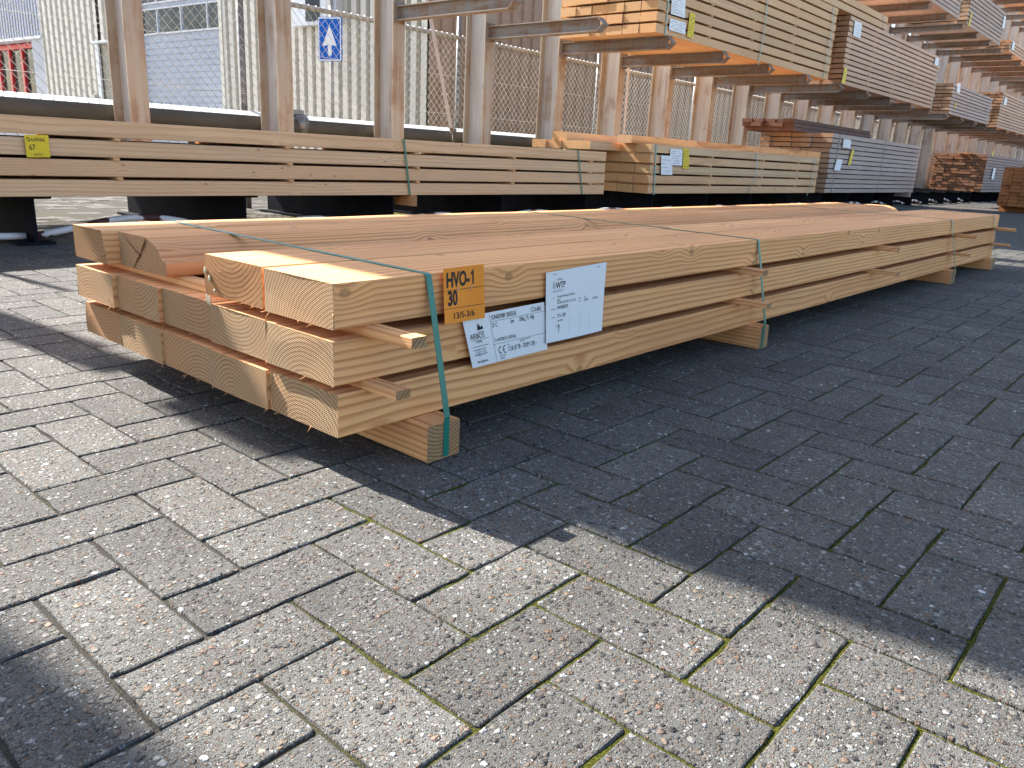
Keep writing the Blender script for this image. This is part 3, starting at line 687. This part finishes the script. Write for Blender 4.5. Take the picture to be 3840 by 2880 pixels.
def lines_print(w_, h_, rows_, seed, qr=False):
    mb = MB(); r_ = random.Random(seed)
    for i in range(rows_):
        yy = h_*(1-(i+1)/(rows_+1)); xx = w_*.08
        while xx < w_*.8:
            l = r_.uniform(.05, .2)*w_
            if r_.random() < .7: rule(mb, xx, min(xx+l, w_*.92), yy, h_*.025)
            xx += l+w_*.03
    return mb
# lower left stack: four layers of square edged beams
LLx = -0.66
t, zt = stack('four layered stack of pale beams on the rack base with yellow card', LLx, 5.99, 3.215, 5, .195, .2385, 4, .080, .0155, 'rack', [.68+k*1.015 for k in range(-0, 6)], .45, .006, cgap=.016)
fstrap(t, 2.94-LLx, 0.0, zt, .98, 'strap', .06, .014); fstrap(t, 4.90-LLx, 0.0, zt, .98, 'strap', .10, .013)
put('bearer', board_mesh(.9, .045, .075, 'fresh'), t, (3.035-LLx, -.012, -.0385), (0, 0, math.pi/2), wood_color(.7))
yc = text_mb([('TB-4-AFHAAL', .006, .071, .0185, .52, .012), ('67', .014, .034, .024, .78, .015), ('43752', .030, .008, .0095, 1.15, .008)])
rule(yc, .002, .101, .064, .0008); rule(yc, .002, .101, .028, .0008)
card(t, 'price_card', [(.6265-LLx, .2815), (.731-LLx, .2845), (.730-LLx, .1835), (.628-LLx, .1805)], 'yellowcard', [(yc, 'ink')], lambda u, v: .002*math.sin(u*4), 'yellow card printed TB-4-AFHAAL 67 43752', -.006)
# second stack
t, zt = stack('orange tinted five layered stack of beams with two white papers and a yellow strip', 6.14, 4.33, 3.25, 6, .174, .2385, 5, .078, .0195, 'rack', [.06, 1.25, 2.55, 3.6, 4.25], .62, .015, cgap=.008,
              xoff=lambda l, c: -0.50 if (l == 4 and c >= 2) else 0.0)
fstrap(t, .07, -.01, zt, 1.0, 'strap_far', .04, .020); fstrap(t, 2.32, 0.0, zt, 1.0, 'strap_far', -.10, .014, .05); fstrap(t, 4.12, -.04, zt, 1.0, 'strap_far', -.08, .014, .02)
tagcard(t, .345, .585, .28, .437, 'paper', [(lines_print(.24, .157, 6, 1), 'greyink')], -.010, -.012)
tagcard(t, .615, .735, .252, .456, 'yellowcard', [(lines_print(.12, .2, 7, 2), 'ink')], -.010, -.03, 'yellow_strip')
tagcard(t, .19, .40, .185, .37, 'paper', [(lines_print(.2, .18, 4, 3), 'greyink')], -.016, -.03)
zz = .2385+zt
lb = put('loose_beam', board_mesh(4.55, .165, .075, 'fresh'), None, (6.03, 3.50, zz+.0385), (0, 0, -.028), wood_color(.45)); tag(lb, 'long pale beam lying loose along the front on top of the orange tinted stack', 'beam')
lb = put('loose_beam', board_mesh(4.3, .175, .078, 'rack'), None, (5.66, 4.02, zz+.0398), (0, 0, .004), wood_color(.7)); tag(lb, 'short looking loose beam at the back left on top of the orange tinted stack', 'beam')
# grey weathered stack with layers of thinner boards
t, zt = stack('tall grey weathered stack of thin boards with papers, on the rack base', 10.84, 4.35, 3.25, 7, .145, .2385, 12, .056, .0125, 'grey', [.25, 1.3, 2.3, 3.3, 4.2], .5, .035)
for x in (.25, 2.3): fstrap(t, x, 0, zt, 1.0, 'strap_grey', .0, .014)
tagcard(t, .37, .67, .635, .75, 'paper', [(lines_print(.3, .11, 4, 5), 'greyink')], -.02); tagcard(t, .17, .40, .315, .47, 'paper', (), -.02, .05)
tagcard(t, .70, .80, .40, .62, 'yellowcard', (), -.02, .07, 'yellow_strip')
put('bearer', board_mesh(1.0, .09, .08, 'grey'), t, (4.15, -.01, -.041), (0, 0, math.pi/2), wood_color(.4))
zz = .2385+zt
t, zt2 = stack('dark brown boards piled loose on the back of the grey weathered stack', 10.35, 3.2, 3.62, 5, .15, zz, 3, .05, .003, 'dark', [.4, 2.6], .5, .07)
# dark brown stack further right
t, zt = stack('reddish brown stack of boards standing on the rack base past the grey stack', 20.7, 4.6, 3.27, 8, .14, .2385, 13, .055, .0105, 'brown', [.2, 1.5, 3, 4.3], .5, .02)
tagcard(t, .75, 1.0, .30, .56, 'paper', (), -.02); tagcard(t, .30, .42, .82, .95, 'yellowcard', (), -.02, 0, 'yellow_strip')
for k in range(2):
    lb = put('loose_board', board_mesh(4.0, .14, .03, 'fresh'), None, (20.5, 3.62+k*.2, .2385+zt+.0155), (0, 0, .003*k), wood_color(.5))
    tag(lb, ['pale loose board on top of the reddish brown stack nearer the yard', 'pale loose board on top of the reddish brown stack nearer the fence'][k], 'board')
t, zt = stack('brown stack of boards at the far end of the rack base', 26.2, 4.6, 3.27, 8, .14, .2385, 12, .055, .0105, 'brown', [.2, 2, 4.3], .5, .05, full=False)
# first cantilever level
Z1A = L1+.0008
t, zt = stack('big stack of pinkish beams on the first rack level, white papers at left', 6.05, 4.36, 3.27, 6, .181, Z1A, 9, .079, .0205, 'rack', [.15, 1.02, 2.0, 3.1, 4.28], .55, .012, cgap=.008)
fstrap(t, .175, -.01, zt, 1.1, 'strap_far', -.01, .022); fstrap(t, 2.22, -.05, zt, 1.1, 'strap_far', -.01, .016, .02); fstrap(t, 4.16, 0.0, zt, 1.1, 'strap_far', .0, .016, .03)
tagcard(t, .22, .475, .185, .345, 'paper', [(lines_print(.25, .16, 6, 11), 'greyink')], -.010, -.012); tagcard(t, .215, .51, .045, .148, 'paper', [(lines_print(.29, .1, 5, 12), 'ink')], -.010)
tagcard(t, .555, .665, .03, .25, 'yellowcard', [(lines_print(.11, .2, 8, 13), 'ink')], -.012, .012, 'yellow_strip')
ZA = Z1A+zt
t, zt = stack('stack of greyish pink thin boards on first rack level beside pinkish beams', 10.86, 4.6, 3.27, 8, .142, Z1A, 13, .051, .0165, 'pale', [.12, 1.1, 2.2, 3.3, 4.45], .5, .02)
tagcard(t, .16, .44, .625, .815, 'paper', [(lines_print(.28, .18, 5, 14), 'greyink')], -.012, -.02); tagcard(t, -.05, .06, .0, .2, 'yellowcard', (), -.03, .03, 'yellow_strip')
tagcard(t, 4.2, 4.42, .70, .82, 'paper', (), -.012); fstrap(t, 4.5, 0, zt, 1.1, 'strap_far', -.02, .016)
ZB = Z1A+zt
t, zt = stack('two layers of long beams laid across the two big stacks on the first level', 7.35, 4.98, 3.26, 6, .185, max(ZA, ZB)+.001, 2, .079, .018, 'rack', [.3, 2.5, 4.6], .5, .012, full=False)
fstrap(t, 4.72, 0, zt, 1.1, 'strap_far', .1, .016)
t, zt = stack('small stack of grey boards with one white paper on the first rack level', 16.62, 3.4, 3.27, 7, .145, Z1A, 9, .048, .014, 'grey', [.2, 1.7, 3.2], .62, .03)
tagcard(t, .24, .46, .40, .575, 'paper', (), -.012, -.03); tagcard(t, .30, .36, .12, .23, 'yellowcard', (), -.012, .0, 'yellow_strip')
t, zt = stack('stack of grey boards with orange cut ends on the first level near the frame edge', 20.9, 4.4, 3.27, 7, .145, Z1A, 12, .050, .0145, 'pale', [.2, 2.2, 4.2], .45, .03)
tagcard(t, .22, .50, .50, .66, 'paper', (), -.012)
t, zt = stack('last visible stack of grey boards on the first level at the frame edge', 26.0, 4.4, 3.27, 7, .145, Z1A, 11, .050, .0145, 'grey', [.2, 2.2, 4.2], .45, .03, full=False)
# second cantilever level
Z2A = L2+.0008
t, zt = stack('stack of grey boards seen from below on the second rack level', 16.6, 2.95, 3.25, 7, .15, Z2A, 9, .055, .016, 'grey', [.2, 1.5, 2.8], .55, .03)
tagcard(t, .10, .18, -.02, .22, 'yellowcard', (), -.012, .03, 'yellow_strip'); tagcard(t, 2.75, 2.93, .32, .55, 'paper', (), -.012)
t, zt = stack('thin layer of grey boards with orange underside high on the second level', 11.5, 4.55, 3.25, 7, .15, Z2A, 8, .055, .014, 'grey', [.2, 2.2, 4.3], .6, .05)
t, zt = stack('low stack of boards with orange ends and one white paper on the second level', 20.5, 4.4, 3.25, 7, .15, Z2A, 4, .05, .014, 'pale', [.2, 2.2, 4.2], .6, .05)
tagcard(t, .15, .38, .06, .22, 'paper', (), -.012)
t, zt = stack('far stack of boards on the second level at the frame edge', 26.0, 4.4, 3.25, 7, .15, Z2A, 8, .05, .014, 'pale', [.2, 2.2, 4.2], .6, .05, full=False)
Z3A = L3+.0008
t, zt = stack('highest stack of boards with orange underside on the third rack level', 20.5, 4.5, 3.25, 7, .15, Z3A, 9, .055, .014, 'pale', [.2, 2.2, 4.2], .6, .05, full=False)
t, zt = stack('farthest stack of boards on the third rack level at the top right corner', 26.0, 4.5, 3.25, 7, .15, Z3A, 9, .055, .014, 'grey', [.2, 2.2, 4.2], .6, .05, full=False)
t, zt = stack('stack of boards beyond the top right corner on the third rack level', 31.0, 4.5, 3.25, 7, .15, Z3A, 9, .055, .014, 'pale', [.2, 2.2, 4.2], .6, .05, full=False)
# stacks on the second level above the picture, whose shadows fall on the package and the paving
t, zt = stack('stack of beams on the second level above the foreground package', -.30, 5.1, 3.27, 6, .185, Z2A, 12, .079, .012, 'rack', [.3, 2.5, 4.8], .5, .004, full=False,
              xoff=lambda l, c: -.20 if (l < 3 and c >= 4) else 0.0)
t, zt = stack('stack of beams on the second level left of the foreground package', -6.0, 4.94, 3.27, 6, .185, Z2A, 12, .079, .012, 'rack', [.3, 2.5, 4.8], .5, .004, full=False)
t, zt = stack('stack of beams on the second level above the orange tinted stack', 6.35, 4.9, 3.27, 6, .185, Z2A, 12, .079, .012, 'rack', [.3, 2.5, 4.6], .5, .004, full=False)
# stack standing on the yard at the right edge
t, zt = stack('orange brown stack of boards standing in the yard at the right edge', 15.6, 4.2, .88, 7, .15, .10, 11, .056, .004, 'orange', [.3, 2, 3.9], .5, .03)
for k, x in enumerate((.3, 2.0, 3.8)): put('bearer', board_mesh(1.1, .09, .099, 'orange'), t, (x, -.02, -.05), (0, 0, math.pi/2), wood_color(.4))
lb = put('loose_board', board_mesh(4.1, .2, .04, 'fresh'), None, (15.65, 1.6, .10+zt+.0205), (0, 0, .01), wood_color(.6)); tag(lb, 'pale board lying on top of the orange brown stack at the right edge', 'board')

# ------------------------------------------------------------------ bent red and white guard hoops between the rack feet
ORD = ['first', 'second', 'third', 'fourth', 'fifth', 'sixth', 'seventh', 'eighth', 'ninth', 'tenth', 'eleventh', 'twelfth', 'thirteenth', 'fourteenth', 'fifteenth', 'sixteenth', 'seventeenth', 'eighteenth', 'nineteenth', 'twentieth']
for k in range(2, 20):
    x0, x1 = POSTX[k]+.012, POSTX[k+1]-.012; rr = random.uniform(-.004, .004); hp = (.012 if k == 2 else .082 if k == 3 else .050+rr)
    n = 14; pts = []
    for i in range(n+1):
        u = i/n; pts.append((x0+(x1-x0)*u, 3.42, .034+hp*math.sin(math.pi*u)**1.5-.008*u*(1 if k != 2 else 0)))
    o = MB().tube(pts, .0175, 10).build('guard_hoop', 'hoop')
    o.location = (0, 0, 0)
    tag(o, 'chipped red and white bent guard tube, %s from left between rack feet' % ORD[k-2], 'guard tube', 'guard tubes between the rack feet')

# ------------------------------------------------------------------ guard pipe and chain link fence behind the rack
gp = thing('guard_pipe', 'thick grey horizontal steel pipe running behind the rack posts', 'pipe', (0, 0, 0))
PROF = [(.084, .078), (-.040, .040), (-.068, .018), (-.080, -.010), (-.076, -.042), (-.055, -.068), (-.02, -.082), (.03, -.082), (.068, -.060), (.084, -.02)]
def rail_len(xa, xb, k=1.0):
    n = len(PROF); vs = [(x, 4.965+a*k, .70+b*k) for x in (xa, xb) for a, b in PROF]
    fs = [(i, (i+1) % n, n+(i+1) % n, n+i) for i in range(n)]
    MB().add(vs, fs[:1]).build('sunlit_top', 'pipe_sunlit', gp); m = MB(); m.add(vs, fs[1:], True); m.add(vs, [tuple(range(n-1, -1, -1)), tuple(range(n, 2*n))]); m.build('pipe_length', 'pipe', gp)  # top face takes the painted sunlit colour, the rest the darker pipe colour
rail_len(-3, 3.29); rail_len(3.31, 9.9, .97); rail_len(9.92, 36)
cl = MB(); cl.tube([(3.25, 4.965, .70), (3.35, 4.965, .70)], .086, 20); cl.box(3.22, 3.34, 4.94, 5.0, .775, .815); cl.build('pipe_coupling', 'fpost', gp)
for x in (-1.5, 2.35, 5.75, 9.2, 13.7, 18.2, 22.7, 27.3, 32): MB().tube([(x, 4.965, 0.0), (x, 4.965, .625)], .045, 10).build('support', 'pipe', gp)
FY = 5.12
fence = thing('chain_link_fence', 'galvanised chain link fence with a top rail behind the rack', 'fence', (0, 0, 0))
FX0, FX1 = -1.0, 31.0
DW, DH, ZB_, ZT_ = .074, .080, .42, 1.64
wm = MB(); nw = int((FX1-FX0)/DW*2)
def wire(pts, r):
    """3 sided thin wire"""
    P = [Vector(p) for p in pts]; vs = []; fs = []
    for i, p in enumerate(P):
        for k in range(3):
            a = 2*math.pi*k/3+.5; vs.append((p.x+r*math.cos(a)*.7, p.y+r*math.sin(a), p.z+r*math.cos(a)*.7))
    for i in range(len(P)-1):
        for k in range(3): fs.append((i*3+k, i*3+(k+1) % 3, (i+1)*3+(k+1) % 3, (i+1)*3+k))
    wm.add(vs, fs, True)
nz = int((ZT_-ZB_)/(DH/2))
for i in range(nw):
    x = FX0+DW/2*i; rad = .0030 if x < 12 else .0036
    wire([(x+(DW/2+.003)*((j+i) % 2)-.0015, FY+(.003 if (j+i) % 2 else -.003), ZB_+DH/2*j) for j in range(nz+2)], rad)
wmo = wm.build('wire_mesh', 'wire', fence); tag(wmo, kind='stuff')
for (xa, xb) in ((-1, 8.4), (8.42, 20), (20.02, 31)): MB().tube([(xa, FY+.035, 1.655), (xb, FY+.035, 1.655)], .021, 10).build('top_rail', 'galv', fence)
for z in (.55, .915, 1.28): MB().tube([(FX0, FY+.006, z), (8, FY+.006, z-.006), (16, FY+.006, z), (31, FY+.006, z)], .0018, 5).build('tension_wire', 'wire', fence)
for (z, dz) in ((1.95, .05), (2.08, .06)):
    pts = [(FX0+k*.5, FY+.05, z+.012*math.sin(k*1.7)) for k in range(64)]
    o = MB().tube(pts, .0022, 4); 
    for k in range(0, 300): 
        x = FX0+k*.1; o.tube([(x, FY+.05, z-.012), (x+.006, FY+.05, z+.014)], .0014, 3)
    o.build('barbed_wire', 'fpost', fence)
for k in range(-1, 12):
    x = .47+2.447*k
    p = MB().tube([(x, FY+.04, 0), (x, FY+.04, 2.1)], .026, 12).build('fence_post', 'fpost' if k % 2 else 'fpost', fence)
clm = MB()
for k in range(430):
    x = FX0+.074*k+.03; clm.tube([(x, FY-.004, 1.63), (x, FY+.005, 1.672), (x+.012, FY+.035, 1.679)], .004, 5)
tag(clm.build('tie_hooks', 'galv', fence), kind='stuff')

# ------------------------------------------------------------------ building behind the fence
bl = thing('warehouse', 'metal clad warehouse with cream side wall, grey roller door and beige front behind the fence', 'building', (9.0, 9.6, 0), 0)
WA = R(94); DV = Vector((math.cos(WA), math.sin(WA), 0)); NV = Vector((-math.sin(WA), math.cos(WA), 0))  # NV points left/outward
def cladding(name, o, d, n, t0, t1, z0, z1, pitch, depth, mat, flat_f=.56, parent=None, flank=.10):
    vs = []; t = t0; prof = []
    while t < t1-1e-6:
        for f, dd in ((0, 0), (flat_f, 0), (flat_f+flank, -depth), (1-flank, -depth)):
            tt = t+f*pitch
            if tt <= t1: prof.append((tt, dd))
        t += pitch
    prof.append((t1, prof[-1][1]))
    for z in (z0, z1):
        for tt, dd in prof:
            p = o+d*tt+n*dd; vs.append((p.x, p.y, z))
    k = len(prof); fs = [(i, i+1, k+i+1, k+i) for i in range(k-1)]
    return MB().add(vs, fs).build(name, mat, parent or bl)
O0 = Vector((0, 0, 0))
HB = 4.55
cladding('side_cladding', O0, DV, NV, 0, 5.95, 0, HB, .25, .085, 'cream', .54, None, .09)
cladding('side_cladding', O0, DV, NV, 9.35, 9.95, 0, HB, .30, .075, 'cream', .5, None, .09)
cladding('side_cladding', O0, DV, NV, 9.95, 11.15, 2.75, HB, .30, .075, 'cream', .5, None, .09)
cladding('side_cladding', O0, DV, NV, 11.15, 14.2, 0, HB, .30, .075, 'cream', .5, None, .09)
cladding('side_cladding', O0, DV, NV, 5.95, 9.35, 4.1, HB, .25, .045, 'cream')
FD = Vector((1, 0, 0)); FN = Vector((0, -1, 0))
cladding('front_cladding', O0+Vector((0.05, 0, 0)), FD, FN, 0, 60, 0, HB, .30, .040, 'beige', .60, None, .07)
def wbox(name, t0, t1, z0, z1, d0, d1, mat, parent=bl):
    """box on the side wall: t along the wall, d outward"""
    vs = []
    for z in (z0, z1):
        for (t_, d_) in ((t0, d0), (t1, d0), (t1, d1), (t0, d1)):
            p = DV*t_+NV*d_; vs.append((p.x, p.y, z))
    return MB().add(vs, [(0, 1, 2, 3), (7, 6, 5, 4), (0, 4, 5, 1), (1, 5, 6, 2), (2, 6, 7, 3), (3, 7, 4, 0)]).build(name, mat, parent)
# roller door: frame, ribbed panels, rows of windows
dr = wbox('roller_door', 5.97, 9.33, 0, 4.08, -.16, -.12, 'doorgrey')
for zb in [0.01+.131*k for k in range(21)]: wbox('door_panel', 5.99, 9.31, zb+.006, zb+.125, -.118, -.10, 'doorgrey', dr)
for z0 in (2.80, 3.45): 
    for (ta, tb) in ((6.0, 6.50), (6.56, 7.50), (7.58, 8.48), (8.56, 9.3)):
        wn = wbox('window', ta, tb, z0+.04, z0+.53, -.119, -.112, 'glass', dr)
        f = MB()
        wbox('window_frame', ta-.03, tb+.03, z0+.005, z0+.039, -.119, -.085, 'white', dr); wbox('window_frame', ta-.03, tb+.03, z0+.531, z0+.56, -.119, -.085, 'white', dr)
        wbox('window_frame', ta-.029, ta, z0+.0395, z0+.5305, -.119, -.087, 'white', dr)
wbox('door_jamb', 9.335, 9.42, 0, 4.2, -.15, .02, 'cream'); wbox('door_jamb', 5.86, 5.965, 0, 4.2, -.15, .02, 'cream'); wbox('door_head', 5.86, 9.42, 4.201, 4.3, -.1, .03, 'cream')
# side doorway
wbox('doorway', 9.96, 11.14, 0, 2.70, -.9, -.8, 'darkhole'); wbox('jamb', 10.75, 11.14, 0, 2.70, -.79, -.05, 'jamb'); wbox('lintel', 9.9, 11.3, 2.69, 2.745, -.1, .12, 'white')
wbox('jamb_trim', 11.145, 11.3, 0, 2.685, -.02, .03, 'white'); wbox('switch_box', 11.42, 11.56, 1.2, 1.5, .002, .09, 'galv')
# grey window unit high on the side wall
gu = wbox('window_unit', 2.1, 3.35, 2.68, 4.3, .004, .16, 'white'); wbox('window_pane', 2.55, 2.95, 2.74, 4.2, .162, .17, 'glass', gu)
wbox('drain_pipe', 2.18, 2.30, 2.72, 4.3, .163, .23, 'galv', gu)
# recessed wing with red windows
cladding('wing_cladding', O0, DV, NV, 14.21, 22, 3.02, HB, .17, .03, 'bluegrey', .5)
wbox('soffit_trim', 14.2, 22, 2.95, 3.018, -.3, .03, 'white'); wbox('wing_return', 14.21, 14.9, 0, 2.948, -.6, -.02, 'bluegrey')
wn = wbox('window', 14.91, 22, 1.2, 2.94, -.55, -.5, 'glass')
for k, t_ in enumerate((14.92, 15.72, 16.55, 17.4, 18.2, 19.0)): wbox('window_frame', t_, t_+.12, 1.1, 2.94, -.499, -.42, 'redframe', wn)
wbox('window_frame', 14.9, 22, 2.82, 2.945, -.4985, -.40, 'redframe', wn); wbox('window_frame', 14.9, 22, 1.35, 1.45, -.4985, -.41, 'redframe', wn); wbox('sill', 14.9, 22, 1.2, 1.34, -.5, -.30, 'white', wn)
wbox('plinth', 14.9, 22, 0, 1.19, -.55, -.45, 'bluegrey')
# body and roof behind the cladding
vs = []
for z in (0, HB-.05):
    for p in (Vector((.15, .12, 0)), DV*21.9-NV*.65+Vector((0, 0, 0)), DV*21.9+Vector((58, 0, 0)), Vector((59.9, .12, 0))): vs.append((p.x, p.y, z))
rf = MB().add(vs, [(4, 5, 6, 7), (2, 3, 7, 6), (1, 2, 6, 5)]).build('roof', 'roof', bl)

# ------------------------------------------------------------------ one way sign between fence and building
SGN = Vector((-.90, -.435, 0)).normalized(); SGR = Vector((SGN.y, -SGN.x, 0))*-1
if SGR.dot(r2) < 0: SGR = -SGR
sg = thing('traffic_sign', 'blue rectangular sign with white upward arrow on a thin grey pole', 'sign', (5.285, 7.205, 0))
def sgn_poly(pts, d0, d1, name, mat):
    vs = [tuple(SGR*a+SGN*d+Vector((0, 0, b))) for d in (d0, d1) for a, b in pts]; n = len(pts)
    fs = [tuple(range(n, 2*n)), tuple(range(n-1, -1, -1))]+[(i, (i+1) % n, n+(i+1) % n, n+i) for i in range(n)]
    return MB().add(vs, fs).build(name, mat, sg)
def rrect(hw, z0, z1, r):
    out = []
    for cx, cz, a0 in ((hw-r, z0+r, -90), (hw-r, z1-r, 0), (-hw+r, z1-r, 90), (-hw+r, z0+r, 180)):
        for k in range(5): a = R(a0+90*k/4); out.append((cx+r*math.cos(a), cz+r*math.sin(a)))
    return out
sgn_poly(rrect(.150, 1.492, 1.972, .02), 0.0, .028, 'sign_plate', 'signblue')
sgn_poly(rrect(.146, 1.497, 1.967, .018), .0285, .0295, 'white_border', 'signwhite'); sgn_poly(rrect(.132, 1.512, 1.952, .010), .0300, .0308, 'blue_field', 'signblue')
sgn_poly([(-.024, 1.555), (.024, 1.555), (.024, 1.67), (.085, 1.655), (.085, 1.672), (0.0, 1.885), (-.085, 1.672), (-.085, 1.655), (-.024, 1.67)], .0312, .0320, 'arrow', 'signwhite')
MB().tube([(.03, .03, 0), (.03, .03, 2.1)], .024, 12).build('pole', 'galv', sg)
